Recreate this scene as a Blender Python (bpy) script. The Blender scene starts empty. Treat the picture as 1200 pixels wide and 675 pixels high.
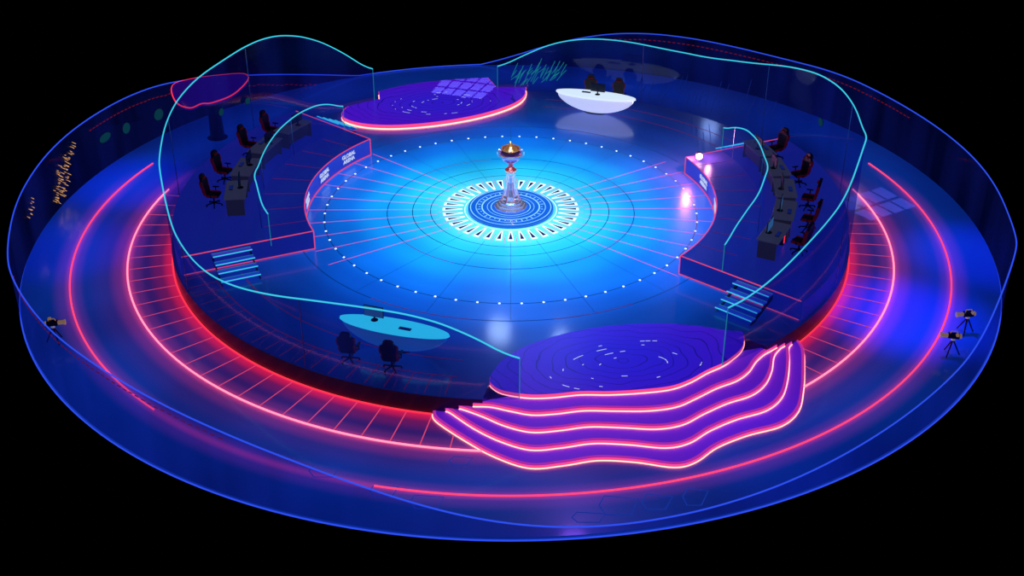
import bpy, math, random
import numpy as np
from mathutils import Vector, Matrix
random.seed(4)
R_=math.radians; PI=math.pi
col=bpy.context.scene.collection
scene=bpy.context.scene
# ---------------- camera (real stage scale, metres) ----------------
F=1450.0; PITCH=R_(30); H=23.04; L=46.5; CX=0.054
cd=bpy.data.cameras.new('camera'); cam=bpy.data.objects.new('camera',cd); col.objects.link(cam)
cd.sensor_width=36; cd.lens=F/1200*36; cd.clip_end=400
cam.location=(CX,-L,H); cam.rotation_euler=(PI/2-PITCH,0,0)
scene.camera=cam
try:
    scene.view_settings.view_transform='Standard'
except Exception: pass
O=Vector((CX,-L,H))
def ray(px,py):
    c,s=math.cos(PITCH),math.sin(PITCH)
    return Vector((0,c,-s))*F+Vector((1,0,0))*(px-600)+Vector((0,s,c))*(337.5-py)
def P(px,py,z):
    d=ray(px,py); t=(z-O.z)/d.z; return O+d*t
def CYL(px,py,Rr,far):
    d=ray(px,py); a=d.x**2+d.y**2; b=2*(O.x*d.x+O.y*d.y); c=O.x**2+O.y**2-Rr*Rr
    q=max(0,b*b-4*a*c)**.5; t=(-b+(q if far else -q))/(2*a)
    p=O+d*t; return math.degrees(math.atan2(p.y,p.x)),p.z
LOW=-0.71; RS=13.8; RO=19.55; RT=15.6; RA=17.75
BZ=0.8; RB=8.5
# ---------------- materials ----------------
def newmat(name):
    m=bpy.data.materials.new(name); m.use_nodes=True; n=m.node_tree; n.nodes.clear(); return m,n
def emi(name,c,s):
    m,n=newmat(name); e=n.nodes.new('ShaderNodeEmission'); e.inputs[0].default_value=(*c,1); e.inputs[1].default_value=s
    o=n.nodes.new('ShaderNodeOutputMaterial'); n.links.new(e.outputs[0],o.inputs[0]); return m
def pbr(name,c,rough=.5,metal=0,ec=None,es=0,noise=0):
    m,n=newmat(name); b=n.nodes.new('ShaderNodeBsdfPrincipled'); o=n.nodes.new('ShaderNodeOutputMaterial')
    b.inputs['Base Color'].default_value=(*c,1); b.inputs['Roughness'].default_value=rough; b.inputs['Metallic'].default_value=metal
    if ec: b.inputs['Emission Color'].default_value=(*ec,1); b.inputs['Emission Strength'].default_value=es
    if noise:
        t=n.nodes.new('ShaderNodeTexNoise'); t.inputs['Scale'].default_value=noise
        r=n.nodes.new('ShaderNodeMapRange'); r.inputs[3].default_value=rough*.6; r.inputs[4].default_value=min(1,rough*1.4)
        n.links.new(t.outputs[0],r.inputs[0]); n.links.new(r.outputs[0],b.inputs['Roughness'])
    n.links.new(b.outputs[0],o.inputs[0]); return m
def ramp(n,stops,rmax,src):
    cr=n.nodes.new('ShaderNodeValToRGB'); cr.color_ramp.interpolation='EASE'
    els=cr.color_ramp.elements
    while len(els)>1: els.remove(els[0])
    els[0].position=stops[0][0]/rmax; els[0].color=(*stops[0][1],1)
    for r,c in stops[1:]:
        e=els.new(r/rmax); e.color=(*c,1)
    n.links.new(src,cr.inputs[0]); return cr
def radial(name,stops,rmax,base,rough,strength=1.0,coat=.5,glow=None,ymask=(6,2)):
    """LED floor: emission colour by distance from stage centre; glow = neon bloom painted into the emission as ring bands"""
    m,n=newmat(name); b=n.nodes.new('ShaderNodeBsdfPrincipled'); o=n.nodes.new('ShaderNodeOutputMaterial')
    b.inputs['Base Color'].default_value=(*base,1); b.inputs['Roughness'].default_value=rough
    b.inputs['Coat Weight'].default_value=coat; b.inputs['Coat Roughness'].default_value=.09
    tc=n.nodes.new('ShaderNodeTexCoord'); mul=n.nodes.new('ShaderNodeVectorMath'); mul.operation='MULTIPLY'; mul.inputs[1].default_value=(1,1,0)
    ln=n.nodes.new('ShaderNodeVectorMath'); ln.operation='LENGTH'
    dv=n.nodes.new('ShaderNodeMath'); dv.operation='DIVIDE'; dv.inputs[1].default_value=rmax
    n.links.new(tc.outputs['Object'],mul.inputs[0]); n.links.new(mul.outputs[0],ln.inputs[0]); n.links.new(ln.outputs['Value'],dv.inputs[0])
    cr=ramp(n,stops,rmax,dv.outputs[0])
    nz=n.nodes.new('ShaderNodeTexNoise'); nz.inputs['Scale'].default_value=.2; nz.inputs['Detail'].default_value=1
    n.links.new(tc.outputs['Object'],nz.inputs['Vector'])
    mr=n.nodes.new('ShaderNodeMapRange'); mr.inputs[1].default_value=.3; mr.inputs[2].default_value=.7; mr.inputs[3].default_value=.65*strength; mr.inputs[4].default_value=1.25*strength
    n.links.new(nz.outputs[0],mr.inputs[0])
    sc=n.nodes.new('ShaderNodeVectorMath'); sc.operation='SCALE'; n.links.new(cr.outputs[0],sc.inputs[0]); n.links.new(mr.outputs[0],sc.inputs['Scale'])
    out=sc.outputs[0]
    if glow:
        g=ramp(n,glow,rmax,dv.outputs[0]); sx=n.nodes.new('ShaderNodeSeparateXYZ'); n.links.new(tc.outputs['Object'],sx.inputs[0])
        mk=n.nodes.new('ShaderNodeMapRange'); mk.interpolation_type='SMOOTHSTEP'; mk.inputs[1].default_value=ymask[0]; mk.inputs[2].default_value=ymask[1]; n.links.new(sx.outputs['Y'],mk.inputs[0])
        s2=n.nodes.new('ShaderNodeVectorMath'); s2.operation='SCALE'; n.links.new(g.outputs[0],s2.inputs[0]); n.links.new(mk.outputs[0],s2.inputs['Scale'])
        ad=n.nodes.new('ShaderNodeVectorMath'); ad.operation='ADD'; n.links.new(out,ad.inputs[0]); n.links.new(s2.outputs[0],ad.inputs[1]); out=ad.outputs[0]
    n.links.new(out,b.inputs['Emission Color']); b.inputs['Emission Strength'].default_value=1
    n.links.new(b.outputs[0],o.inputs[0]); return m
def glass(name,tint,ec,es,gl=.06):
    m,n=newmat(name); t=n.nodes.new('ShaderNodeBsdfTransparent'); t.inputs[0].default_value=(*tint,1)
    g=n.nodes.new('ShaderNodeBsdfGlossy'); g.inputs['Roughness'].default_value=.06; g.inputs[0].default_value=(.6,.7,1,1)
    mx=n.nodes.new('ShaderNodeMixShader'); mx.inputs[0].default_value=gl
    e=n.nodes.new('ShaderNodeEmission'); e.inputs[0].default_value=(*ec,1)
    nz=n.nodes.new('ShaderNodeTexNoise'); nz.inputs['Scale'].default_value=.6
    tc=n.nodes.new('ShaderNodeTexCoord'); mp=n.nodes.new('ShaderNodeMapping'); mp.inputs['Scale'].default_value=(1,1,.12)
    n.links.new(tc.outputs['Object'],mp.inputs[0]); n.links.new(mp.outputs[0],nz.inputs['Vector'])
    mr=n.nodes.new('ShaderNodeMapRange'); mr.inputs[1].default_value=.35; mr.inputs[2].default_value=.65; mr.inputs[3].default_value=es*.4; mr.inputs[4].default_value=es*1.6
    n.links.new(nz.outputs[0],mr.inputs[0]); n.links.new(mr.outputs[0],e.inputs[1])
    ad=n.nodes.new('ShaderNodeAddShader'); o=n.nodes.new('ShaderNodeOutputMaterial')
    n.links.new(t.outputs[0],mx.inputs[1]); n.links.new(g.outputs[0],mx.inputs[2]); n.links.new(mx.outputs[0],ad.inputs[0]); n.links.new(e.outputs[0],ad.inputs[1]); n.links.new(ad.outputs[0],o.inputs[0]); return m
M={}
M['pink']=emi('neon_pink',(1,.05,.13),1.5)
M['trackring']=emi('neon_track_ring',(1,.15,.22),2.8)
M['pinkfaint']=emi('neon_pink_faint',(.8,.02,.12),.16)
M['track']=emi('neon_track',(1,.08,.2),.8)
M['ray']=emi('neon_ray',(.95,.09,.35),.85)
M['hot']=emi('neon_hot',(1,.28,.20),4.0)
M['riser']=emi('neon_riser',(1,.07,.26),1.1)
M['nose']=emi('nosing_glow',(.62,.035,.45),.7)
M['red']=emi('neon_red',(1,.03,.06),1.4)
M['reddim']=emi('neon_red_dim',(1,.03,.05),.16)
M['cyan']=emi('neon_cyan',(.05,.65,.9),.95)
M['cyandim']=emi('neon_cyan_dim',(.03,.5,.8),.35)
M['blue']=emi('neon_blue',(.03,.09,1),.9)
M['bluedim']=emi('neon_blue_dim',(.02,.06,.6),.22)
M['dark']=pbr('dark_inlay',(.0,.005,.05),.4,0,(.0,.02,.16),.5)
M['white']=emi('white_led',(.85,.95,1),1.3)
M['dash']=emi('dash_led',(.6,.7,1),.9)
M['dot']=emi('dot_led',(.5,.62,1),2.4)
M['teal']=emi('teal_reflection',(.01,.14,.24),.24)
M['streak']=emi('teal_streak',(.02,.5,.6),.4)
M['gold_e']=emi('gold_glint',(1,.5,.15),.8)
M['gold']=pbr('gold',(1,.62,.22),.25,1,(1,.42,.10),.22)
M['golddim']=pbr('brass',(.9,.65,.35),.3,1,(1,.6,.25),.16)
M['chrome']=pbr('chrome',(.9,.88,1),.2,1,(.6,.6,1),.18,noise=6)  # faint emission stands in for reflections the black surroundings lack
M['black']=pbr('black_plastic',(.010,.010,.016),.4,noise=8)
M['blackmetal']=pbr('black_metal',(.04,.04,.06),.35,.8)
M['fabric']=pbr('black_leather',(.007,.006,.012),.5,noise=20)
M['redfab']=pbr('red_leather',(.13,.003,.010),.5,0,(1,.02,.05),.02)
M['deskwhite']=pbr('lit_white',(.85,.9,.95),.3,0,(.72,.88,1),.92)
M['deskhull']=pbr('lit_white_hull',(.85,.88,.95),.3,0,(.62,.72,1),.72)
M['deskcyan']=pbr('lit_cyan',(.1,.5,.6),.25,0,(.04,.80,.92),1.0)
M['deskdark']=pbr('dark_desk',(.10,.10,.15),.35,0,(.05,.05,.12),.35)
M['deskside']=pbr('desk_side',(.03,.03,.06),.35,0,(.02,.02,.06),.3)
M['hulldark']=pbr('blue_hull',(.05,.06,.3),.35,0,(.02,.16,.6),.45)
M['screen']=emi('screen',(.04,.16,.45),.5)
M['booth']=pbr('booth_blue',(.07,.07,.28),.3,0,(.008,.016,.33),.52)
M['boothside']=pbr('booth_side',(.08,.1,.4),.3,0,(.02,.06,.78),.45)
M['side']=pbr('stage_side',(.02,.02,.06),.3)
M['under']=pbr('underside',(.01,.01,.02),.6)
M['tread']=pbr('purple_tread',(.35,.15,.8),.4,0,(.11,.009,.62),.66)
M['post']=pbr('steel_post',(.2,.25,.35),.3,.8)
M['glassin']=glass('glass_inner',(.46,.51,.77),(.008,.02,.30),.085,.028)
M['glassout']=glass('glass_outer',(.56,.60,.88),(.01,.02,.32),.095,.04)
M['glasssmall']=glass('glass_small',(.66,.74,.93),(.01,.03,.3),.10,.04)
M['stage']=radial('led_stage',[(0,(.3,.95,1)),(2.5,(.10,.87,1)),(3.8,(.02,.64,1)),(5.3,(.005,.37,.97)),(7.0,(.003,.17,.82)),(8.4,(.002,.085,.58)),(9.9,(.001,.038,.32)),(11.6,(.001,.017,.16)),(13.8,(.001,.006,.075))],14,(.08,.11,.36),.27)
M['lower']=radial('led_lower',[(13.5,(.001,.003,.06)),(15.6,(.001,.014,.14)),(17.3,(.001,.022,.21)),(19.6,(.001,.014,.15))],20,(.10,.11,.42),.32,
   glow=[(13.7,(.85,.012,.03)),(13.95,(.55,.006,.02)),(14.35,(.13,.002,.02)),(14.9,(.03,.0,.02)),(15.3,(.10,.004,.03)),(15.6,(.42,.02,.07)),(15.9,(.12,.006,.05)),(16.4,(.02,.001,.03)),(17.2,(.005,.0,.02)),(17.5,(.05,.002,.04)),(17.75,(.25,.008,.07)),(18.0,(.05,.002,.04)),(18.5,(0,0,0))])  # bloom around the neon rings, painted as emission bands
def plat_mat(name,cx,cy,c1,c2,sx=.62,st=.6):
    m,n=newmat(name); b=n.nodes.new('ShaderNodeBsdfPrincipled'); o=n.nodes.new('ShaderNodeOutputMaterial')
    b.inputs['Base Color'].default_value=(.08,.06,.5,1); b.inputs['Roughness'].default_value=.25
    tc=n.nodes.new('ShaderNodeTexCoord'); mp=n.nodes.new('ShaderNodeMapping'); mp.inputs['Location'].default_value=(-cx,-cy,0)
    n.links.new(tc.outputs['Object'],mp.inputs[0])
    nz=n.nodes.new('ShaderNodeTexNoise'); nz.inputs['Scale'].default_value=.5; n.links.new(mp.outputs[0],nz.inputs['Vector'])
    sc=n.nodes.new('ShaderNodeVectorMath'); sc.operation='MULTIPLY'; sc.inputs[1].default_value=(sx,1,0); n.links.new(mp.outputs[0],sc.inputs[0])
    ln=n.nodes.new('ShaderNodeVectorMath'); ln.operation='LENGTH'; n.links.new(sc.outputs[0],ln.inputs[0])
    a=n.nodes.new('ShaderNodeMath'); a.operation='MULTIPLY_ADD'; a.inputs[1].default_value=1.2; n.links.new(nz.outputs[0],a.inputs[0]); n.links.new(ln.outputs['Value'],a.inputs[2])
    w=n.nodes.new('ShaderNodeMath'); w.operation='MULTIPLY'; w.inputs[1].default_value=3.0; n.links.new(a.outputs[0],w.inputs[0])
    fr=n.nodes.new('ShaderNodeMath'); fr.operation='FRACT'; n.links.new(w.outputs[0],fr.inputs[0])
    lt=n.nodes.new('ShaderNodeMath'); lt.operation='LESS_THAN'; lt.inputs[1].default_value=.08; n.links.new(fr.outputs[0],lt.inputs[0])
    dk=tuple(x*.4 for x in c1)
    gr=n.nodes.new('ShaderNodeMapRange'); gr.inputs[1].default_value=.8; gr.inputs[2].default_value=2.8; n.links.new(ln.outputs['Value'],gr.inputs[0])
    m0=n.nodes.new('ShaderNodeMixRGB'); m0.inputs[1].default_value=(*c1,1); m0.inputs[2].default_value=(*c2,1); n.links.new(gr.outputs[0],m0.inputs[0])
    mx=n.nodes.new('ShaderNodeMixRGB'); mx.inputs[2].default_value=(*dk,1); n.links.new(m0.outputs[0],mx.inputs[1]); n.links.new(lt.outputs[0],mx.inputs[0])
    n.links.new(mx.outputs[0],b.inputs['Emission Color']); b.inputs['Emission Strength'].default_value=st
    n.links.new(b.outputs[0],o.inputs[0]); return m
# ---------------- mesh builder ----------------
class MB:
    def __init__(s): s.v=[]; s.f=[]
    def add(s,vs,fs,mat=None):
        k=len(s.v); s.v+= [tuple(mat@Vector(v)) if mat else tuple(v) for v in vs]; s.f+=[tuple(i+k for i in f) for f in fs]; return s
    def box(s,c,sz,rz=0,taper=1.0,m=None,bev=0):
        x,y,z=[q/2 for q in sz]
        if bev<=0:
            vs=[(-x,-y,-z),(x,-y,-z),(x,y,-z),(-x,y,-z),(-x*taper,-y*taper,z),(x*taper,-y*taper,z),(x*taper,y*taper,z),(-x*taper,y*taper,z)]
            fs=[(0,3,2,1),(4,5,6,7),(0,1,5,4),(1,2,6,5),(2,3,7,6),(3,0,4,7)]
        else:
            b=min(bev,x*.9,y*.9,z*.9); rings=[]
            for (zz,i) in ((-z,b),(-z+b,0),(z-b,0),(z,b)):
                q=1 if zz<0 else taper; X=(x-i)*q;Y=(y-i)*q; k=b*.7
                rings.append([(X-k,-Y,zz),(X,-Y+k,zz),(X,Y-k,zz),(X-k,Y,zz),(-X+k,Y,zz),(-X,Y-k,zz),(-X,-Y+k,zz),(-X+k,-Y,zz)])
            vs=[p for r in rings for p in r]; fs=[tuple(range(7,-1,-1)),tuple(range(24,32))]
            for r in range(3):
                for i in range(8): fs.append((r*8+i,r*8+(i+1)%8,(r+1)*8+(i+1)%8,(r+1)*8+i))
        T=Matrix.Translation(c)@Matrix.Rotation(rz,4,'Z')
        if m: T=Matrix.Translation(c)@m
        return s.add(vs,fs,T)
    def prism(s,pts,z0,z1,T=None):
        n=len(pts); vs=[(p[0],p[1],z0) for p in pts]+[(p[0],p[1],z1) for p in pts]
        fs=[tuple(range(n-1,-1,-1)),tuple(range(n,2*n))]+[(i,(i+1)%n,n+(i+1)%n,n+i) for i in range(n)]
        return s.add(vs,fs,T)
    def lathe(s,prof,n=24,c=(0,0,0),T=None,sx=1,sy=1,caps=True):
        vs=[];fs=[]
        for r,z in prof:
            for i in range(n):
                a=2*PI*i/n; vs.append((r*sx*math.cos(a),r*sy*math.sin(a),z))
        m=len(prof)
        for k in range(m-1):
            for i in range(n): fs.append((k*n+i,k*n+(i+1)%n,(k+1)*n+(i+1)%n,(k+1)*n+i))
        if caps: fs.append(tuple(range(n-1,-1,-1))); fs.append(tuple((m-1)*n+i for i in range(n)))
        return s.add(vs,fs,Matrix.Translation(c)@(T or Matrix()))
    def tube(s,pts,r,closed=False,n=6):
        pts=[Vector(p) for p in pts]; N=len(pts); vs=[];fs=[]
        for i in range(N):
            a=pts[(i-1)%N] if closed or i>0 else pts[i]; b=pts[(i+1)%N] if closed or i<N-1 else pts[i]
            t=(b-a).normalized(); up=Vector((0,0,1)) if abs(t.z)<.95 else Vector((0,1,0))
            sd=t.cross(up).normalized(); u2=sd.cross(t); rr=r[i] if isinstance(r,(list,tuple)) else r
            for k in range(n):
                an=2*PI*k/n; vs.append(pts[i]+sd*rr*math.cos(an)+u2*rr*math.sin(an))
        for i in range(N if closed else N-1):
            j=(i+1)%N
            for k in range(n): fs.append((i*n+k,i*n+(k+1)%n,j*n+(k+1)%n,j*n+k))
        if not closed: fs.append(tuple(range(n-1,-1,-1))); fs.append(tuple((N-1)*n+k for k in range(n)))
        return s.add(vs,fs)
    def strip(s,pts,w,z=None,closed=False):
        pts=[Vector(p) for p in pts]; N=len(pts); vs=[];fs=[]
        for i in range(N):
            a=pts[(i-1)%N] if closed or i>0 else pts[i]; b=pts[(i+1)%N] if closed or i<N-1 else pts[i]
            t=(b-a); t.z=0; t.normalize(); sd=Vector((t.y,-t.x,0))*w/2
            vs+=[pts[i]-sd,pts[i]+sd]
        for i in range(N if closed else N-1):
            j=(i+1)%N; fs.append((2*i,2*i+1,2*j+1,2*j))
        return s.add(vs,fs)
    def build(s,name,mat,parent=None,smooth=False):
        me=bpy.data.meshes.new(name); me.from_pydata([tuple(v) for v in s.v],[],s.f); me.update()
        me.materials.append(mat)
        if smooth:
            for p in me.polygons: p.use_smooth=True
        o=bpy.data.objects.new(name,me); col.objects.link(o)
        if parent: o.parent=parent
        return o
def tag(o,label=None,cat=None,group=None,kind=None):
    if label:o['label']=label
    if cat:o['category']=cat
    if group:o['group']=group
    if kind:o['kind']=kind
    return o
def empty(name,loc=(0,0,0),rz=0):
    o=bpy.data.objects.new(name,None); col.objects.link(o); o.location=loc; o.rotation_euler=(0,0,rz); o.empty_display_size=.2; return o
def copy_tree(o,parent=None):
    c=o.copy(); col.objects.link(c)
    if parent: c.parent=parent
    for ch in list(o.children): copy_tree(ch,c)
    return c
def pol(r,a,z=0): return Vector((r*math.cos(R_(a)),r*math.sin(R_(a)),z))
def arc(r,a0,a1,z,n=None):
    n=n or max(3,int(abs(a1-a0)/1.5)); return [pol(r,a0+(a1-a0)*i/n,z) for i in range(n+1)]
def circ(r,z,n=180): return [pol(r,360*i/n,z) for i in range(n)]
def smooth(pts,k=6,closed=False):
    pts=[Vector(p) for p in pts]; n=len(pts); out=[]
    rng=n if closed else n-1
    for i in range(rng):
        if closed: p0,p1,p2,p3=pts[(i-1)%n],pts[i],pts[(i+1)%n],pts[(i+2)%n]
        else: p0,p1,p2,p3=pts[max(0,i-1)],pts[i],pts[i+1],pts[min(n-1,i+2)]
        for j in range(k):
            t=j/k; out.append(.5*((2*p1)+(p2-p0)*t+(2*p0-5*p1+4*p2-p3)*t*t+(3*p1-p0-3*p2+p3)*t**3))
    if not closed: out.append(pts[-1])
    return out
def S(o,label=None): return tag(o,label,kind='structure')
tn=[0]
def trim(mb,mat,label,cat='light line'):
    tn[0]+=1; return S(mb.build('trim_%d'%tn[0],mat),label)

# wavy staircase outlines (foot of each riser), lower and upper
Bp=[(508,484),(512,495),(545,517),(580,536),(620,549),(660,546),(700,540),(745,542),(790,548),(815,542),(840,525),(875,511),(915,500),(935,483),(941,458),(942,432),(941,413),(934,402)]
Tp=[(575,446),(575,453),(586,461),(604,465),(625,467),(650,466),(680,463),(715,463),(750,461),(785,457),(808,449),(828,438),(846,430),(858,422),(867,414),(871,406),(871,399),(868,393)]
Bw=[P(x,y,LOW) for x,y in Bp]; Tw=[P(x,y,-.14) for x,y in Tp]
Ts=smooth(Tw,8)
ta=sorted([(math.degrees(math.atan2(p.y,p.x)),p.xy.length) for p in Ts[6:-6]])
def stage_r(a):
    a=(a+180)%360-180
    if ta[0][0]<=a<=ta[-1][0]:
        return min(RS,float(np.interp(a,[q[0] for q in ta],[q[1] for q in ta]))-.01)
    return RS
SP=[pol(stage_r(a*.75),a*.75,0) for a in range(480)]

# ---------------- setting: floors ----------------
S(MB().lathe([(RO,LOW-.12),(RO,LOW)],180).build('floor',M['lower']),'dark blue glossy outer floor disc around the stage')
S(MB().lathe([(RO-.1,LOW-.22),(RO+.02,LOW-.121)],180).build('floor_base',M['under']),'dark underside rim of the outer floor')
S(MB().prism([(p.x,p.y) for p in SP],LOW+.001,0).build('floor_stage',M['stage']),'raised round LED stage floor glowing cyan at its centre')
sd=MB(); vs=[];fs=[]
for p in SP:
    q=p*(1+.012/p.length); vs+=[(q.x,q.y,LOW+.002),(q.x,q.y,-.01)]
n=len(SP)
for i in range(n): j=(i+1)%n; fs.append((2*i,2*j,2*j+1,2*i+1))
sd.add(vs,fs); S(sd.build('trim_stage_side',M['side']),'dark vertical side of the raised stage')

def angY(r,y): return math.degrees(math.asin(y/r))
aA=angY(RA,6.2); aT=angY(RT,3.4); aS=angY(RS,1.5)
q1=P(185,478,LOW); q2=P(440,567,LOW)
g1=math.degrees(math.atan2(q1.y,q1.x))%360; g2=math.degrees(math.atan2(q2.y,q2.x))%360
mb=MB(); mb.tube(arc(RA,180-aA,g1,LOW+.02,90),.03); mb.tube(arc(RA,g2,360+aA,LOW+.02,160),.03)
trim(mb,M['pink'],'outermost thin pink neon ring set in the outer floor')
trim(MB().tube(arc(RT,180-aT,360+aT,LOW+.02,220),.033),M['trackring'],'bright pink neon ring edging the ladder patterned track')
trim(MB().tube(arc(RS+.06,180-aS,360+aS,LOW+.03,220),.028),M['red'],'red neon ring at the foot of the raised stage')
mb=MB()
for i in range(54):
    a=180-aT+2+3.6*i
    if a<360+aT: mb.strip([pol(RS+.1,a,LOW+.006),pol(RT-.03,a,LOW+.006)],.034)
trim(mb,M['track'],'radial pink lines across the ring shaped track')
trim(MB().tube(circ(RO+.03,LOW-.1,240),.026,True),M['blue'],'blue neon line around the foot of the outer wall')
mb=MB()
for (px,py,w,h) in ((725,592,46,22),(770,588,36,18),(815,582,30,20),(500,588,40,16),(450,575,34,14),(380,552,36,14),(540,540,28,10),(1010,545,30,14),(690,606,40,12)):
    q=[(px-w/2,py),(px-w/2+6,py-h/2),(px+w/2,py-h/3),(px+w/2-8,py+h/2),(px-w/3,py+h/2)]
    q=[P(a,b,LOW+.005) for a,b in q]
    q=[v for v in q if v.xy.length<RO-.2]
    if len(q)>3: mb.strip(q,.04,closed=True)
trim(mb,emi('outline_blue',(.02,.08,.8),.4),'faint blue angular outlines drawn on the front outer floor')

# circles and radial lines on stage
mb=MB()
for r in (3.35,4.1,5.15,7.735,8.95): mb.strip(circ(r,.006),.03,closed=True)
for a in list(range(50,138,20))+list(range(230,318,20)): mb.strip([pol(3.0,a,.005),pol(8.9,a,.005)],.012)
trim(mb,M['dark'],'thin dark circles and rays inlaid in the stage floor')
mb=MB()
for r,segs in ((5.15,((100,140),(215,245),(300,330),(20,45))),(8.95,((60,75),(100,128),(235,262),(280,300))),(7.735,((150,165),(340,355)))):
    for a,b in segs: mb.strip(arc(r,a,b,.009),.025)
trim(mb,M['pinkfaint'],'short red arcs lit along the stage circles')
mb=MB()
for a in [138+8.5*i for i in range(10)]: mb.strip([pol(3.1,a,.008),pol(8.5,a,.008)],.03); mb.strip([pol(3.1,a+180,.008),pol(8.5,a+180,.008)],.03)
trim(mb,M['ray'],'pink neon rays running from the trophy to the player booths')
mb=MB()
for r in (11.6,12.6): mb.strip(arc(r,208,262,.006),.03); mb.strip(arc(r,28,82,.006),.03)
for i in range(20):
    a=206+2.9*i; mb.strip([pol(12.6,a,.006),pol(13.7,a,.006)],.025)
trim(mb,M['pinkfaint'],'faint red arcs and ticks near the stage edge')
d0=None
for i in range(60):
    a=6*i+3
    if d0 is None:
        d0=MB().lathe([(.045,0),(.043,.012),(.025,.018)],10).build('floor_light',M['dot']); o=d0
    else: o=d0.copy(); col.objects.link(o)
    o.location=pol(7.735,a,.004)
    tag(o,'tiny round white light in the dotted ring on the stage floor','floor light','dotted ring of floor lights')

# ---------------- glass walls ----------------
def profile(pts,Rr,incr):
    out=[]; last=None
    for px,py,far in pts:
        th,z=CYL(px,py,Rr,far)
        if last is not None:
            while th-last>180: th-=360
            while th-last<-180: th+=360
            if (th-last)*incr<1.0: continue
        out.append((th,z)); last=th
    return out
def resample(pr,step=1.0,w=3):
    pr=sorted(pr); t=np.array([p[0] for p in pr]); z=np.array([p[1] for p in pr])
    n=int((t[-1]-t[0])/step)+1; T=np.linspace(t[0],t[-1],n); Z=np.interp(T,t,z)
    Zp=np.pad(Z,w,mode='edge'); k=np.ones(2*w+1)/(2*w+1); return T,np.convolve(Zp,k,'valid')
def glasswall(name,T,Z,Rr,z0,mat,neon,r,label,closed=False,every=18,seams=True,ends=False):
    mb=MB(); vs=[];fs=[];n=len(T)
    for t,z in zip(T,Z): vs+=[pol(Rr,t,z0),pol(Rr,t,max(z,z0+.03))]
    for i in range(n if closed else n-1): j=(i+1)%n; fs.append((2*i,2*j,2*j+1,2*i+1))
    mb.add(vs,fs); o=S(mb.build(name,mat,smooth=True),label)
    MB().tube([pol(Rr,t,max(z,z0+.05)) for t,z in zip(T,Z)],r,closed).build('rim_light',neon,o)
    if ends:
        for i in (0,n-1): MB().tube([pol(Rr,T[i],z0),pol(Rr,T[i],max(Z[i],z0+.05))],.016,n=5).build('end_light',M['cyandim'],o)
    if seams:
        for i in range(every,n-4,every): MB().tube([pol(Rr,T[i],z0),pol(Rr,T[i],max(Z[i],z0+.05))],.014,n=4).build('glass_seam',M['post'],o)
    return o
left=[(437,85,1),(420,73,1),(390,55,1),(365,45,1),(340,41,1),(315,43,1),(290,53,1),(260,72,1),(230,93,1),(205,122,1),(193,150,1),(188,178,1),(187,200,0),(191,232,0),(200,262,0),(218,295,0),(240,318,0),(268,333,0),(300,342,0),(370,352,0),(430,360,0),(490,370,0),(540,387,0),(580,408,0),(609,424,0)]
right=[(583,80,1),(620,62,1),(650,50,1),(690,45,1),(730,48,1),(780,58,1),(830,68,1),(880,74,1),(930,79,1),(960,87,1),(985,103,1),(1003,128,1),(1010,150,1),(1012,170,0),(1007,200,0),(990,232,0),(965,265,0),(940,292,0),(915,318,0),(885,343,0),(853,362,0)]
pl=profile(left,RS-.02,1); pr_=profile(right,RS-.02,-1)
OPEN0=max(p[0] for p in pr_); OPEN1=min(p[0] for p in pl)
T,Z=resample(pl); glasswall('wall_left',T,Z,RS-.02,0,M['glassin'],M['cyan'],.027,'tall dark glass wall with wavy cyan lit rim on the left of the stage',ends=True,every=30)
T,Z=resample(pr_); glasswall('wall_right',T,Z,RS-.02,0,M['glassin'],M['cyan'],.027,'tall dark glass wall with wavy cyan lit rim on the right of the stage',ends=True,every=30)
outer=[(10,290,1),(17,245,1),(35,208,1),(65,170,1),(110,135,1),(165,106,1),(205,95,1),(290,88,1),(380,88,1),(440,90,1),(520,84,1),(583,73,1),(630,56,1),(690,42,1),(740,38,1),(800,43,1),(860,55,1),(920,70,1),(980,85,1),(1060,125,1),(1110,158,1),(1150,195,1),(1175,235,1),(1185,265,1),(1188,300,0),(1180,345,0),(1150,400,0),(1100,455,0),(1030,508,0),(950,553,0),(860,588,0),(760,611,0),(680,619,0),(600,615,0),(520,600,0),(440,575,0),(380,553,0),(300,522,0),(200,478,0),(110,425,0),(50,378,0),(20,335,0)]
po=profile(outer,RO,-1)
ext=sorted([(a%360,b) for a,b in po]); te=np.array([p[0] for p in ext]); ze=np.array([p[1] for p in ext])
T=np.arange(0,360,1.0); Z=np.interp(T,te,ze,period=360); Zp=np.concatenate([Z[-5:],Z,Z[:5]]); Z=np.convolve(Zp,np.ones(11)/11,'valid')
ZO=Z
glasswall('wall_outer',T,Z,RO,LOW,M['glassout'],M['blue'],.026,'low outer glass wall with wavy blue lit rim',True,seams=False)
mb=MB()
def dashes(a0,a1,dz):
    a=a0
    while a<a1:
        i=int(a)%360; mb.tube([pol(RO-.06,a,ZO[i]-dz),pol(RO-.06,a+.45,ZO[i]-dz)],.02,n=4); a+=.8
dashes(20,75,.35); dashes(120,165,.5); dashes(205,245,.35)
trim(mb,M['reddim'],'dotted dark red line just below the outer wall rim')

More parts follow.
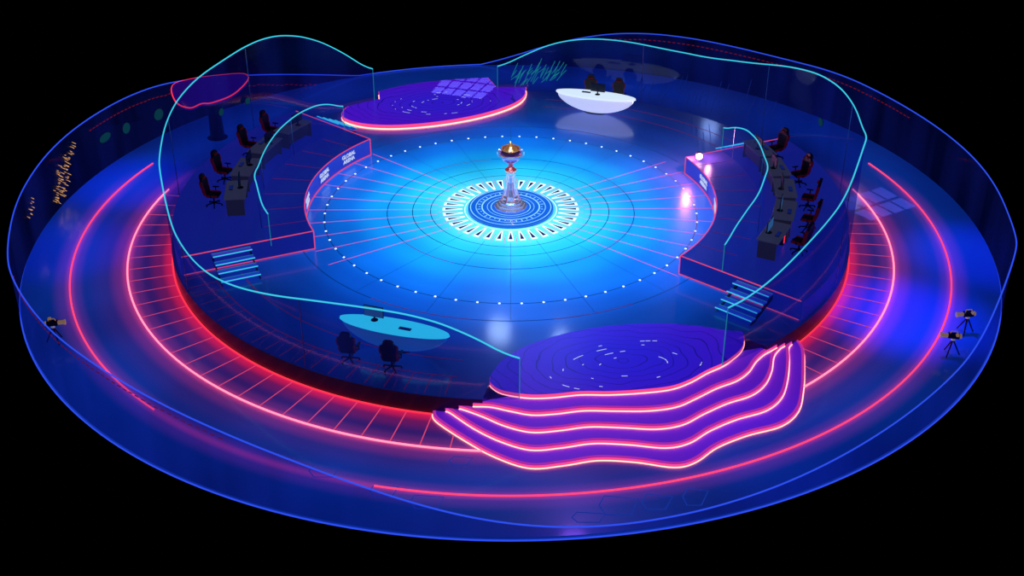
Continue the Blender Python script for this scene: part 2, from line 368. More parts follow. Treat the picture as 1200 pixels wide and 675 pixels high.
# ---------------- player booths ----------------
def booth(name,a0,a1,label):
    root=tag(empty(name,(0,0,0)),label,kind='structure')
    pts=arc(RB,a0,a1,0)+arc(RS-.12,a1,a0,0)
    MB().prism(pts,.002,BZ).build('platform',M['booth'],root)
    fr=MB(); vs=[];fs=[]; A=arc(RB-.012,a0,a1,0)
    for p in A: vs+=[(p.x,p.y,.03),(p.x,p.y,BZ-.03)]
    for i in range(len(A)-1): fs.append((2*i,2*i+2,2*i+3,2*i+1))
    fr.add(vs,fs).build('front_panel',M['boothside'],root)
    e=MB()
    for z in (.03,BZ): e.tube(arc(RB-.03,a0,a1,z),.02)
    for a in (a0,a1):
        for z in (.03,BZ): e.tube([pol(RB-.03,a,z),pol(RS-.2,a,z)],.02)
        e.tube([pol(RB-.03,a,.03),pol(RB-.03,a,BZ)],.02)
    e.build('edge_light',M['track'],root)
    l=MB(); k=a0+8
    while k<a1:
        l.strip([pol(RB,k,BZ+.004),pol(10.2,k,BZ+.004)],.03); k+=8.5
    l.build('top_line',M['pinkfaint'],root)
    return root
booth('booth_left',139,204.6,'raised blue player booth platform on the left with pink lit edges')
booth('booth_right',-41,24.6,'raised blue player booth platform on the right with pink lit edges')
RW=10.3
lw=[(402,126,1),(388,122,1),(372,123,1),(350,133,1),(328,151,1),(311,175,1),(303,195,1),(301,215,0),(305,235,0),(314,251,0)]
rw=[(848,151,1),(862,149,1),(875,152,1),(888,165,1),(896,185,1),(897,205,0),(890,225,0),(876,245,0),(860,268,0),(849,290,0)]
a=profile(lw,RW,1); b=profile(rw,RW,-1)
T,Z=resample(a,1,2); glasswall('wall_booth_left',T,Z,RW,BZ+.003,M['glasssmall'],M['cyan'],.026,'curved glass screen with cyan rim in front of the left player desks',every=20,ends=True)
T,Z=resample(b,1,2); glasswall('wall_booth_right',T,Z,RW,BZ+.003,M['glasssmall'],M['cyan'],.026,'curved glass screen with cyan rim in front of the right player desks',every=20,ends=True)
def stairs(ang,sgn,label):
    root=tag(empty('booth_stairs',pol(11.75,ang,0),R_(ang)),label,'stairs','cyan lit stairs of the player booths')
    for k in range(4):
        z=BZ-(k+.5)*BZ/4.5-.02; y=sgn*(.2+.36*k)
        t=MB().box((0,y,z),(1.5,.3,.05),bev=.01).build('tread',M['boothside'],root)
        e=MB(); e.tube([(-.75,y+sgn*.16,z+.03),(.75,y+sgn*.16,z+.03)],.02)
        e.build('tread_light',M['cyan'],t)
        e=MB(); e.tube([(-.75,y-sgn*.12,z+.03),(.75,y-sgn*.12,z+.03)],.012); e.build('tread_light',M['cyandim'],t)
    for x in (-.72,.72):
        m=MB(); y1=sgn*1.45
        vs=[(x-.02,sgn*.02,BZ-.15),(x-.02,y1,.002),(x-.02,y1-sgn*.3,.002),(x-.02,sgn*.02,BZ-.35),(x+.02,sgn*.02,BZ-.15),(x+.02,y1,.002),(x+.02,y1-sgn*.3,.002),(x+.02,sgn*.02,BZ-.35)]
        m.add(vs,[(0,1,2,3),(7,6,5,4),(0,4,5,1),(1,5,6,2),(2,6,7,3),(3,7,4,0)]).build('stringer',M['blackmetal'],root)
stairs(204.6,1,'cyan lit stairs at the near end of the left booth')
stairs(139,-1,'cyan lit stairs at the far end of the left booth')
stairs(-41,-1,'cyan lit stairs at the near end of the right booth')
stairs(24.6,1,'cyan lit stairs at the far end of the right booth')
def sign(ang,lines,size,label):
    u=pol(1,ang); rt=Vector((u.y,-u.x,0)); nz=-u
    root=empty('booth_sign',pol(RB-.03,ang,.41)); root.rotation_euler=Matrix((rt,Vector((0,0,1)),nz)).transposed().to_euler()
    tag(root,label,'sign','lit signs on the booth fronts')
    w=size*4.2; MB().box((0,0,.0),(w,.5,.02)).build('panel',M['boothside'],root)
    for k,t in enumerate(lines):
        c=bpy.data.curves.new('t','FONT'); c.body=t; c.size=size; c.align_x='CENTER'; c.align_y='CENTER'; c.extrude=.008; c.offset=.004
        to=bpy.data.objects.new('t',c); col.objects.link(to); bpy.context.view_layer.update()
        me=bpy.data.meshes.new_from_object(to.evaluated_get(bpy.context.evaluated_depsgraph_get()))
        bpy.data.objects.remove(to); me.materials.clear(); me.materials.append(M['dash'])
        o=bpy.data.objects.new('lettering',me); col.objects.link(o); o.parent=root; o.location=(0,(.5-k)*size*.95 if len(lines)>1 else 0,.02)
sign(149,['GLOBAL','ARENA'],.25,'white lettered sign on the left booth front, farthest from the camera')
sign(163,['GLOBAL','ARENA'],.25,'white lettered sign at the middle of the left booth front')
sign(180,['GLOBAL','ARENA'],.25,'white lettered sign on the left booth front, nearest the camera')
sign(12,['GLOBAL','ARENA'],.25,'white lettered sign on the right booth front, farthest from the camera')
sign(-4,['GLOBAL','ARENA'],.25,'white lettered sign on the right booth front, nearest the camera')

# ---------------- gaming chair ----------------
def make_chair():
    r=empty('gaming_chair')
    MB().box((0,.02,.47),(.5,.52,.1),bev=.04).build('seat',M['fabric'],r,True)
    for s in (-1,1): MB().box((s*.25,.02,.50),(.06,.46,.10),bev=.02).build('seat_bolster',M['redfab'],r,True)
    T=Matrix.Translation((0,-.24,.5))@Matrix.Rotation(R_(100),4,'X')
    out=[(-.2,0),(-.27,.18),(-.25,.3),(-.31,.45),(-.3,.6),(-.2,.68),(-.17,.82),(-.1,.88),(.1,.88),(.17,.82),(.2,.68),(.3,.6),(.31,.45),(.25,.3),(.27,.18),(.2,0)]
    bk=MB().prism(out,-.05,.06,T).build('backrest',M['fabric'],r)
    for s in (-1,1):
        q=[(s*.24,.02),(s*.285,.18),(s*.265,.3),(s*.325,.45),(s*.315,.6),(s*.27,.64),(s*.275,.45),(s*.225,.3),(s*.24,.18)]
        if s<0: q=q[::-1]
        MB().prism(q,-.055,.07,T).build('backrest_wing',M['redfab'],bk)
    hp=MB().box((0,0,0),(.24,.1,.09),bev=.03).build('head_pillow',M['redfab'],bk,True); hp.location=(0,-.3,1.22)
    for s in (-1,1):
        a=MB(); a.box((s*.34,.02,.68),(.09,.28,.035),bev=.015); a.tube([(s*.34,0,.67),(s*.34,0,.5),(s*.24,0,.44)],.025)
        a.build('armrest',M['black'],r)
    MB().lathe([(.1,.42),(.04,.4),(.03,.2),(.05,.18),(.05,.1)][::-1],12).build('gas_lift',M['blackmetal'],r)
    b=MB()
    for k in range(5): an=2*PI*k/5+.3; b.tube([(0,0,.13),(.32*math.cos(an),.32*math.sin(an),.08)],[.035,.022])
    wb=b.build('wheel_base',M['blackmetal'],r)
    for k in range(5):
        an=2*PI*k/5+.3; b=MB(); b.lathe([(.02,-.025),(.035,-.015),(.035,.015),(.02,.025)],10,(.32*math.cos(an),.32*math.sin(an),.036),Matrix.Rotation(PI/2,4,'X')@Matrix.Rotation(an,4,'Y'))
        b.build('caster',M['black'],wb)
    return r
chair0=make_chair(); chair_used=[False]
def put_chair(loc,rz,label,group):
    o=chair0 if not chair_used[0] else copy_tree(chair0); chair_used[0]=True
    o.location=loc; o.rotation_euler=(0,0,rz); o['label']=label; o['category']='chair'; o['group']=group
def make_desk():
    r=empty('gaming_desk')
    tp=MB().box((0,0,.735),(1.75,.85,.05),bev=.015).build('desktop',M['deskdark'],r)
    for s in (-1,1): MB().box((s*.82,0,.356),(.06,.7,.708)).build('side_panel',M['deskside'],r)
    MB().box((0,.28,.42),(1.55,.03,.55)).build('front_panel',M['deskside'],r)
    MB().tube([(-.86,-.43,.74),(.86,-.43,.74)],.012,n=4).build('edge_strip',M['bluedim'],tp)
    return r
def make_monitor():
    r=empty('monitor')
    c=MB().box((0,0,.35),(.72,.04,.42),bev=.01).build('casing',M['black'],r)
    MB().box((0,-.022,.35),(.68,.006,.38)).build('screen',M['screen'],c)
    MB().box((0,.03,.15),(.06,.03,.28)).build('stand',M['blackmetal'],r)
    MB().lathe([(.13,0),(.12,.015)],16,(0,.02,0)).build('stand_base',M['blackmetal'],r)
    return r
def make_keyboard():
    r=empty('keyboard')
    MB().box((0,0,.012),(.44,.15,.024),bev=.006).build('casing',M['black'],r)
    m=MB()
    for i in range(12):
        for j in range(4): m.box((-.19+i*.034,-.05+j*.033,.028),(.026,.025,.008))
    m.build('keys',M['bluedim'],r); return r
def make_tower():
    r=empty('computer_tower')
    c=MB().box((0,0,.24),(.2,.45,.48),bev=.015).build('casing',M['black'],r)
    for z in (.12,.24,.36): MB().tube([(.05*math.cos(t)+0,-.232,z+.05*math.sin(t)) for t in [2*PI*k/12 for k in range(12)]],.008,True,4).build('fan_light',M['red'],c)
    return r
desk0,mon0,key0,tow0=make_desk(),make_monitor(),make_keyboard(),make_tower()
used={}
def put(o,loc,rz,label,cat,group):
    if o.name in used: c=copy_tree(o)
    else: c=o; used[o.name]=1
    c.location=loc; c.rotation_euler=(0,0,rz); c['label']=label; c['category']=cat; c['group']=group; return c
ordn=['nearest the camera','second from the camera','third from the camera','fourth from the camera','farthest from the camera']
def station(ang,side,which):
    rz=R_(ang)+PI/2
    g='%s booth'%side
    put(desk0,pol(11.15,ang,BZ+.001),rz,'dark gaming desk in the %s booth, %s'%(side,which),'desk','desks in the '+g)
    put_chair(pol(12.1,ang+2*random.uniform(-1,1),BZ+.001),rz+random.uniform(-.3,.3),'black and red gaming chair in the %s booth, %s'%(side,which),'chairs in the '+g)
    u=pol(1,ang); t=Vector((-u.y,u.x,0))
    put(mon0,pol(11.0,ang,BZ+.765)-t*.15,rz,'black monitor on the %s booth desk %s'%(side,which),'monitor','monitors in the '+g)
    put(key0,pol(11.35,ang,BZ+.765)-t*.15,rz,'slim keyboard on the %s booth desk %s'%(side,which),'keyboard','keyboards in the '+g)
    put(tow0,pol(11.2,ang,BZ+.001)+t*.58,rz,'black computer tower under the %s booth desk %s'%(side,which),'computer','computer towers in the '+g)
for k,a in enumerate((187,175.5,163.5,151.5)): station(a,'left',ordn[k] if k<3 else ordn[4])
for k,a in enumerate((-27,-16.5,-6,4.5,15)): station(a,'right',ordn[k])

# ---------------- analyst desks ----------------
def boat_desk(name,cx,cy,ang,topm,hullm,label,A=1.95,B=.50):
    r=empty(name,(cx,cy,0),R_(ang)); tag(r,label,'desk','curved analyst desks')
    N=56
    def ring(a,b,z): 
        out=[]
        for i in range(N):
            t=2*PI*i/N; s=math.sin(t); out.append((a*math.cos(t),b*math.copysign(abs(s)**1.15,s),z))
        return out
    vs=ring(A*.985,B*.97,.86)+ring(A*1.01,B*1.02,.90)+ring(A,B,.97); fs=[tuple(range(N-1,-1,-1)),tuple(range(2*N,3*N))]
    for k in range(2):
        for i in range(N): fs.append((k*N+i,k*N+(i+1)%N,(k+1)*N+(i+1)%N,(k+1)*N+i))
    MB().add(vs,fs).build('desktop',topm,r)
    vs=[];fs=[];NX=30;NP=12
    for i in range(NX+1):
        x=-1+2*i/NX; x=math.sin(x*PI/2)*.97; e=1-x*x; w=B*.96*e**.6; h=.835*e**.62
        for j in range(NP+1):
            ph=PI*j/NP; vs.append((x*A*.97,w*math.cos(ph),.859-h*math.sin(ph)**.8 if 0<j<NP else .859))
    for i in range(NX):
        for j in range(NP): k=i*(NP+1)+j; fs.append((k,k+1,k+NP+2,k+NP+1))
    MB().add(vs,fs).build('hull',hullm,r,True)
    MB().lathe([(.32,0),(.30,.03)],40,sx=1.7,sy=.6).build('foot_plate',M['blackmetal'],r)
    return r
boat_desk('analyst_desk',-3.95,-10.8,-18,M['deskcyan'],M['hulldark'],'long oval desk with glowing cyan top near the front of the stage',2.0,.44)
boat_desk('analyst_desk',4.15,10.7,162,M['deskwhite'],M['deskhull'],'glowing white boat shaped desk at the back of the stage',2.0,.5)
g='chairs at the oval analyst desks'
def dchair(cx,cy,ang,dx,dy,label):
    T=Matrix.Rotation(R_(ang),4,'Z'); p=T@Vector((dx,dy,0)); put_chair((cx+p.x,cy+p.y,.001),R_(ang)+.2,label,g)
dchair(-4.1,-10.75,-19,-1.0,-1.15,'black and red chair in front of the cyan oval desk, on the left')
dchair(-4.1,-10.75,-19,.55,-1.15,'black and red chair in front of the cyan oval desk, on the right')
dchair(4.15,10.7,161,.6,-1.15,'black and red chair behind the white boat shaped desk, on the left')
dchair(4.15,10.7,161,-.85,-1.15,'black and red chair behind the white boat shaped desk, on the right')
def rel(cx,cy,ang,dx,dy,z):
    p=Matrix.Rotation(R_(ang),4,'Z')@Vector((dx,dy,0)); return (cx+p.x,cy+p.y,z)
put(mon0,rel(-4.0,-10.75,-18,-.7,.06,.973),R_(-19),'small black monitor standing on the cyan oval desk','monitor','monitors on the analyst desks')
put(mon0,rel(4.15,10.7,162,-.1,0,.973),R_(161),'small black monitor standing on the white boat shaped desk','monitor','monitors on the analyst desks')
put(key0,rel(-4.0,-10.8,-18,.5,-.1,.973),R_(-19),'slim keyboard lying on the cyan oval desk','keyboard','keyboards on the analyst desks')
put(key0,rel(4.15,10.7,162,.5,-.1,.973),R_(161),'slim keyboard lying on the white boat shaped desk','keyboard','keyboards on the analyst desks')

# ---------------- front wavy staircase ----------------
root=tag(empty('wavy_staircase',(3.5,-14,LOW)),'wide wavy purple steps with pink lit risers at the front of the stage','stairs')
off=Vector((3.5,-14,LOW)); SH=-LOW/5
def outset(pts,d):
    ob=[]
    for i,p in enumerate(pts):
        a=pts[max(0,i-1)]; b=pts[min(len(pts)-1,i+1)]; t=(b-a).normalized(); ob.append(p+Vector((t.y,-t.x,0))*d)
    return ob
for k in range(5):
    base=[Tw[i].lerp(Bw[i],k/4) for i in range(len(Bw))]
    if k>0:
        for i in list(range(3))+list(range(len(base)-4,len(base))):
            r=base[i].xy.length
            if r<RS+.03: base[i]=Vector((base[i].x*(RS+.03)/r,base[i].y*(RS+.03)/r,base[i].z))
    pts=smooth(base,6)
    zt=-SH*k+(.03 if k==0 else 0); zb=-SH*(k+1)+.001
    if k>0:
        stp=MB().prism([(p.x-off.x,p.y-off.y) for p in pts],LOW+.002-off.z,zt-off.z).build('step',M['tread'],root)
    else: stp=root
    m=MB(); vs=[];fs=[]
    ob=outset(pts,.012)
    for p in ob: vs+=[(p.x-off.x,p.y-off.y,zb-off.z),(p.x-off.x,p.y-off.y,zt-off.z-.005)]
    for i in range(len(ob)-1): fs.append((2*i,2*i+2,2*i+3,2*i+1))
    m.add(vs,fs).build('riser',M['riser'],stp)
    ob=outset(pts,.022)
    MB().tube([(p.x-off.x,p.y-off.y,zb+.022-off.z) for p in ob],.017).build('neon_tube',M['hot'],stp)
    if k>0:
        ins=outset(pts,-.05); MB().strip([(p.x-off.x,p.y-off.y,zt+.004-off.z) for p in ins],.09).build('nosing_bloom',M['nose'],stp)  # bloom of the riser neon painted as a glowing band on the tread
back=[(850,387),(820,382),(780,379),(735,380),(690,385),(650,394),(615,406),(590,421),(578,435)]
plp=smooth([Vector((p.x,p.y,0)) for p in Tw]+[P(x,y,.03) for x,y in back],5,True)
cx=sum(p.x for p in plp)/len(plp); cy=sum(p.y for p in plp)/len(plp)
ld=MB().prism([(p.x-off.x,p.y-off.y) for p in plp],.002-off.z,.03-off.z).build('landing',plat_mat('landing_led',cx-off.x,cy-off.y,(.025,.012,.75),(.06,.006,.66),st=.66),root)
def dashset(par,cx,cy,rx,ry,rot,n,z):
    for i in range(n):
        m=MB()
        a=random.uniform(0,2*PI); rr=random.choice((.3,.45,.6,.72)); q=[]
        da=random.uniform(.02,.10)/rr
        for t in (0,.5,1):
            an=a+da*t; x=rr*rx*math.cos(an); y=rr*ry*math.sin(an); c,s=math.cos(rot),math.sin(rot); q.append((cx+x*c-y*s,cy+x*s+y*c,z))
        m.strip(q,.028); m.build('light_dash',M['dash'],par)
dashset(ld,cx-off.x+.3,cy-off.y-.3,4.0,2.0,R_(12),30,.036-off.z)
bk=[(403,137),(404,128),(424,114),(468,101),(520,94),(580,91),(610,95),(616,106),(608,117),(585,127),(550,136),(505,143),(460,146),(425,144)]
bw=smooth([P(x,y,.25) for x,y in bk],6,True)
cl_=[]
for p in bw:
    a=math.degrees(math.atan2(p.y,p.x)); r=p.xy.length
    if r>13.6 and not (OPEN0+1<a<OPEN1-1): p=Vector((p.x*13.6/r,p.y*13.6/r,p.z))
    cl_.append(p)
bw=cl_; bc=sum(bw,Vector())/len(bw)
root=tag(empty('round_platform',(bc.x,bc.y,0)),'low oval purple platform with red lit edge at the back of the stage','platform')
q=[(p.x-bc.x,p.y-bc.y) for p in bw]
dk=MB().prism(q,.002,.25).build('deck',plat_mat('deck_led',0,0,(.035,.012,.66),(.07,.006,.6),st=.8),root)
n=len(q)
MB().tube([(x*1.004,y*1.004,.03) for x,y in q],.032,True).build('edge_light',M['hot'],root)
m=MB(); vs=[];fs=[]
for x,y in q: vs+=[(x*1.006,y*1.006,.07),(x*1.006,y*1.006,.24)]
for i in range(n): j=(i+1)%n; fs.append((2*i,2*j,2*j+1,2*i+1))
m.add(vs,fs).build('riser',M['riser'],root)
dashset(dk,.2,0,3.4,2.0,R_(10),36,.256)
vk=[(202,100),(225,92),(255,88),(284,86),(291,91),(284,101),(270,112),(248,120),(236,121),(222,126),(206,119)]
vw=smooth([P(x,y,1.75) for x,y in vk],5,True); vc=sum(vw,Vector())/len(vw)
root=tag(empty('reflected_loop',(vc.x,vc.y,LOW)),'reflected red neon loop, built as a small raised deck behind the left glass wall','platform')  # reflection in the glass, built as a solid deck on an added column
q=[(p.x-vc.x,p.y-vc.y) for p in vw]
dk=MB().prism(q,1.6-LOW,1.75-LOW).build('deck',pbr('violet_reflection',(.05,.02,.2),.3,0,(.04,.004,.3),.4),root)  # solid stand-in for the loop reflected in the glass, no real deck
MB().tube([(x,y,1.73-LOW) for x,y in q],.03,True).build('edge_light',M['red'],dk)  # reflected red neon loop, built as a glowing tube
MB().lathe([(.5,.003),(.35,.1),(.3,1.3),(.8,1.6-LOW)],20).build('column',M['side'],root)

# ---------------- trophy and podium ----------------
root=tag(empty('trophy_podium',(0,0,0)),'low round podium of bright blue light rings under the trophy','podium')
pb=MB().lathe([(1.8,.003),(1.78,.10),(1.72,.12)],72).build('base',pbr('podium_blue',(.02,.06,.3),.2,0,(.01,.16,.7),.6),root)
me_=emi('ring_cyan',(.3,.75,1),1.2)
for r,w in ((1.68,.035),(1.45,.025),(1.2,.05),(.98,.02),(.82,.03)): MB().strip(circ(r,.124,90),w,closed=True).build('ring_light',me_,pb)
for i in range(36):
    a=i*10; MB().strip([pol(1.27,a,.125),pol(1.27+random.choice((.06,.1,.14)),a,.125)],.04).build('light_tick',me_,pb)
root=tag(empty('floor_sunburst',(0,0,0)),'sunburst of white wedge tiles around the podium','floor light')
N=36
for i in range(N):
    a=360*i/N; h=360/N*.28
    w=MB().add([pol(2.02,a-h*.5,.012),pol(2.02,a+h*.5,.012),pol(2.85,a+h,.012),pol(2.85,a-h,.012)],[(0,3,2,1)]).build('wedge_tile',M['white'],root)
    MB().add([pol(2.12,a,.018),pol(2.74,a+h*.6,.018),pol(2.74,a-h*.6,.018)],[(0,2,1)]).build('wedge_inlay',M['dark'],w)
    b=a+180/N; MB().strip([pol(2.3,b,.012),pol(3.05,b,.012)],.024).build('ray',M['track'],root)
MB().strip(circ(1.92,.011,90),.03,closed=True).build('inner_ring',M['white'],root)
root=tag(empty('trophy',(0,0,.126)),'tall silver trophy with gold filled cup and red collar at the stage centre','trophy'); root.scale=(.88,.88,.87)
MB().lathe([(.78,0),(.78,.08),(.66,.10),(.66,.20),(.54,.22),(.54,.32),(.46,.36)],10).build('base',M['chrome'],root)
cl=MB().lathe([(.42,.36),(.36,.44),(.38,.55),(.30,.62),(.22,.95),(.16,1.3),(.13,1.55),(.17,1.72),(.17,1.8)],12).build('column',M['chrome'],root)
rm=pbr('rose_metal',(.95,.7,.8),.2,1,(1,.4,.5),.14)
for k in range(6):
    a=2*PI*k/6; MB().tube([(.46*math.cos(a),.46*math.sin(a),.36),(.30*math.cos(a),.30*math.sin(a),.8),(.18*math.cos(a),.18*math.sin(a),1.35),(.2*math.cos(a),.2*math.sin(a),1.72)],[.045,.03,.02,.025]).build('column_rib',rm,cl)
MB().lathe([(.16,1.8),(.26,1.86),(.28,1.95),(.2,2.02),(.12,2.1),(.09,2.28),(.14,2.32)],16).build('collar',pbr('copper',(1,.5,.45),.2,1,(1,.15,.2),.22),root)
cup=[(.12,2.30),(.28,2.37),(.42,2.5),(.50,2.68),(.50,2.86),(.44,3.0),(.40,3.04),(.38,3.02),(.42,2.86),(.42,2.7),(.3,2.52),(.05,2.44)]
gb=MB().lathe(cup,24,caps=False).build('cup',pbr('violet_silver',(.5,.35,.7),.15,1,(.3,.12,.5),.08),root,True)
MB().tube([(.42*math.cos(2*PI*k/28),.42*math.sin(2*PI*k/28),3.03) for k in range(28)],.035,True).build('cup_rim',M['gold'],gb)
MB().tube([(.51*math.cos(2*PI*k/28),.51*math.sin(2*PI*k/28),2.77) for k in range(28)],.025,True).build('cup_band',M['gold'],gb)
for s in (-1,1): MB().tube([(s*.48,0,2.6),(s*.60,0,2.68),(s*.62,0,2.85),(s*.54,0,2.98),(s*.45,0,2.95)],.028).build('cup_handle',M['chrome'],gb)
MB().lathe([(.05,2.46),(.33,2.75),(.34,2.93),(.26,3.04),(.16,3.1),(.13,3.2),(.06,3.3),(.02,3.4)],18).build('gold_finial',M['gold'],root,True)

# ---------------- broadcast cameras ----------------
def make_bcam():
    r=empty('broadcast_camera'); k=.64
    def V(*a): return tuple(q*k for q in a)
    b=MB().box(V(0,0,1.25),V(.26,.6,.3),bev=.02).build('body',M['blackmetal'],r)
    MB().lathe([(.09*k,0),(.12*k,.05*k),(.12*k,.3*k),(.16*k,.42*k),(.15*k,.43*k)],16,V(0,.28,1.25),Matrix.Rotation(-PI/2,4,'X')).build('lens',M['golddim'],b)
    MB().box(V(-.2,-.15,1.42),V(.2,.16,.14),bev=.015).build('viewfinder',M['golddim'],b)
    MB().tube([V(0,.2,1.4),V(0,.15,1.52),V(0,-.15,1.52),V(0,-.2,1.4)],.018).build('handle',M['golddim'],b)
    MB().box(V(.0,-.36,1.25),V(.2,.12,.22),bev=.015).build('battery',M['golddim'],b)
    MB().lathe([(.12*k,.98*k),(.1*k,1.1*k)],12).build('head',M['chrome'],r)
    for i in range(3):
        a=2*PI*i/3+.5; MB().tube([V(0,0,1.02),V(.5*math.cos(a),.5*math.sin(a),.05)],[.03,.022]).build('tripod_leg',M['blackmetal'],r)
    return r
bc0=make_bcam()
for (px,py,rz,lab) in ((1130,390,1.7,'black and gold camera on tripod by the right outer wall, farther of two'),(1113,416,1.4,'black and gold camera on tripod by the right outer wall, nearer of two'),(66,401,-1.4,'black and gold camera on tripod by the left outer wall')):
    p=P(px,py,LOW+.001)
    if p.xy.length>RO-.5: p=Vector((p.x,p.y,0))*((RO-.5)/p.xy.length)
    put(bc0,(p.x,p.y,LOW+.002),rz,lab,'camera','broadcast cameras on the outer floor')
# ---------------- wall reflections and streaks as glowing pieces ----------------
def oval(px,py,w,h,Rr,far,mat,label,nm='wall_reflection',cat='lamp',grp=None):  # glowing disc that stands in for a reflection in the glass wall
    th,z=CYL(px,py,Rr,far); n=20
    root=empty(nm,pol(Rr-.06,th,z),R_(th)+PI/2)
    MB().lathe([(1,0),(1,.03)],20,(0,0,0),Matrix.Rotation(PI/2,4,'X')@Matrix.Diagonal((w,h,1,1))).build('lens',mat,root)  # flat disc of reflected light
    MB().tube([(w*1.03*math.cos(2*PI*k/20),-.015,h*1.03*math.sin(2*PI*k/20)) for k in range(20)],.014,True,4).build('reflection_edge',M['blackmetal'],root)
    tag(root,label,cat,grp)
gname='teal oval reflections on the rear walls'
oval(122,161,.42,.2,RO,1,M['teal'],'dim teal oval reflection on the left outer wall, nearest the camera',grp=gname)
oval(147,150,.26,.26,RO,1,M['teal'],'round teal reflection on the left outer wall, in the middle of three',grp=gname)
oval(185,134,.30,.28,RO,1,M['teal'],'round teal reflection on the left outer wall, farthest from the camera',grp=gname)
oval(258,131,.18,.17,RS-.1,1,M['teal'],'small teal reflection behind the left player booth, lower of two',grp=gname)
oval(289,118,.16,.16,RS-.1,1,M['teal'],'small teal reflection behind the left player booth, upper of two',grp=gname)
oval(963,143,.2,.18,RS-.1,1,M['teal'],'small teal reflection behind the right player booth',grp=gname)
m=MB()
for (x0,y0,n) in ((82,168,24),(75,182,22),(68,196,16),(36,234,9)):
    for k in range(n):
        px=x0-k*.45+random.uniform(-2.5,2.5); py=y0+k*2.7+random.uniform(-1.5,1.5); th,z=CYL(px,py,RO,1)
        w_=random.uniform(.3,.8); m.tube([pol(RO-.08,th-.8*w_,z-.16*w_),pol(RO-.08,th+.4*w_,z+.14*w_)],[.014,.005],n=4)
trim(m,M['gold_e'],'golden reflected glints, built as slanted dashes, on the left outer wall')  # glints of reflected light modelled as glowing dashes
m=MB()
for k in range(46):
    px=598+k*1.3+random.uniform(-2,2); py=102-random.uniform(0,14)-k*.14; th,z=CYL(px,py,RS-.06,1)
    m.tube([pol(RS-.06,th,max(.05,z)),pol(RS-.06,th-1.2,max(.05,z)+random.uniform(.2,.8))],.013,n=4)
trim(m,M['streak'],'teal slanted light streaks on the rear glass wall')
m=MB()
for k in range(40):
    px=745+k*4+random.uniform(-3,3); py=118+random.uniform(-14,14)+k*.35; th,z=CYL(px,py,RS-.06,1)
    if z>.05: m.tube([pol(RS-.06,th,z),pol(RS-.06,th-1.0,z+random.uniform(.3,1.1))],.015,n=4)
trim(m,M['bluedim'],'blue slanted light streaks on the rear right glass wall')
def lampfix(loc,rz,label):
    r=tag(empty('spotlight',loc,rz),label,'spotlight')
    h=MB().lathe([(.06,0),(.14,.06),(.17,.26),(.17,.3)],16,(0,0,.22),Matrix.Rotation(-PI/2,4,'X')).build('housing',M['black'],r)
    MB().lathe([(.15,.301),(.13,.32)],16,(0,0,.22),Matrix.Rotation(-PI/2,4,'X')).build('lens',emi('lens_hot',(1,.55,.65),10),h)
    MB().box((0,0,.03),(.26,.18,.06)).build('yoke',M['blackmetal'],r)
lampfix(pol(8.9,22.5,BZ+.001),PI,'bright white and pink spotlight on the far corner of the right booth')

# ---------------- lights ----------------
def light(kind,loc,target,energy,color,size=1,blend=1,ang=60):
    ld=bpy.data.lights.new('lamp',kind); ld.energy=energy; ld.color=color
    o=bpy.data.objects.new('lamp',ld); col.objects.link(o); o.location=loc
    o.rotation_euler=(Vector(target)-Vector(loc)).to_track_quat('-Z','Y').to_euler()
    if kind=='SPOT': ld.spot_size=R_(ang); ld.spot_blend=blend; ld.shadow_soft_size=size
    elif kind=='AREA': ld.size=size
    else: ld.shadow_soft_size=size
    return o
light('SPOT',(0,-2,18),(.9,-3.0,0),19000,(.02,.48,1),1.5,1,56)
light('SPOT',(-3,-9,15),(0,0,2),6000,(.85,.85,1),.6,1,10)
light('SPOT',(6,-9,15),(0,0,2.5),3500,(1,.6,.6),.6,1,10)
light('AREA',(0,0,22),(0,0,0),450,(.06,.15,1),18)
for px,py,e in ((1065,370,9000),(1145,300,4500),(150,215,4000),(80,290,2400),(920,530,700)):
    p=P(px,py,LOW); light('SPOT',(p.x*.95,p.y*.95,9),p,e,(.010,.06,1),.5,1,42)
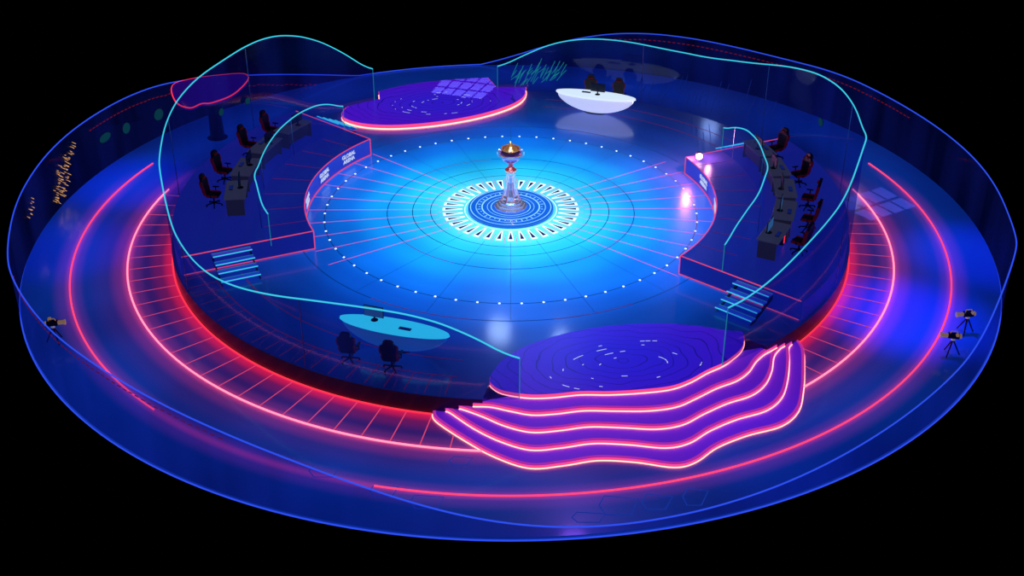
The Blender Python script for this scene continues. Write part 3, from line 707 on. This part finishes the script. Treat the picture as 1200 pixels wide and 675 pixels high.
for px,py,z,e,r in ((585,388,0,520,.8),(657,398,0,260,.5),(1000,235,LOW,60,.5),(832,150,0,300,.7),(640,440,.03,60,.5)):
    p=P(px,py,z); d=(p-O).normalized(); rd=Vector((d.x,d.y,-d.z)); lp=p+rd*42; light('SPOT',lp,p,e,(.45,.65,1),r,.6,16)  # added unseen spots at mirror angles, for streak highlights on the floor
light('SPOT',(2.5,-9,9),(2.6,-14,0),500,(.5,.15,1),.6,1,60)
light('POINT',pol(8.5,23,BZ+.30),(0,0,0),190,(1,.22,.42),.06)
light('POINT',pol(9.3,21,BZ+.5),(0,0,0),60,(1,.3,.6),.05)
def gobo(loc,target,energy,color,hx,hy,kx,ky):  # added spot; its projected grid imitates window reflections
    o=light('SPOT',loc,target,energy,color,.03,.1,40); ld=o.data; ld.use_nodes=True; n=ld.node_tree
    em=[x for x in n.nodes if x.type=='EMISSION'][0]
    tc=n.nodes.new('ShaderNodeTexCoord'); sp=n.nodes.new('ShaderNodeSeparateXYZ'); n.links.new(tc.outputs['Normal'],sp.inputs[0])
    def mt(op,a,b=None):
        q=n.nodes.new('ShaderNodeMath'); q.operation=op
        for i,v in enumerate((a,b)):
            if v is None: continue
            if isinstance(v,(int,float)): q.inputs[i].default_value=v
            else: n.links.new(v,q.inputs[i])
        return q.outputs[0]
    res=None
    for c,h,k in (('X',hx,kx),('Y',hy,ky)):
        v=mt('DIVIDE',sp.outputs[c],sp.outputs['Z'])
        a=mt('LESS_THAN',mt('ABSOLUTE',v),h); b=mt('GREATER_THAN',mt('FRACT',mt('ADD',mt('MULTIPLY',v,k/(2*h)),k/2)),.16)
        ab=mt('MULTIPLY',a,b); res=ab if res is None else mt('MULTIPLY',res,ab)
    n.links.new(res,em.inputs['Strength'])
p=P(1026,238,LOW); gobo((p.x+3,p.y-5,9),p,4200,(.42,.45,.9),.13,.09,4,2)
p=P(548,100,.25); gobo((p.x-2,p.y-6,10),p,9000,(.75,.9,.75),.13,.12,5,3)
w=bpy.data.worlds.new('world'); scene.world=w; w.use_nodes=True
w.node_tree.nodes['Background'].inputs[0].default_value=(0,0,0,1); w.node_tree.nodes['Background'].inputs[1].default_value=0
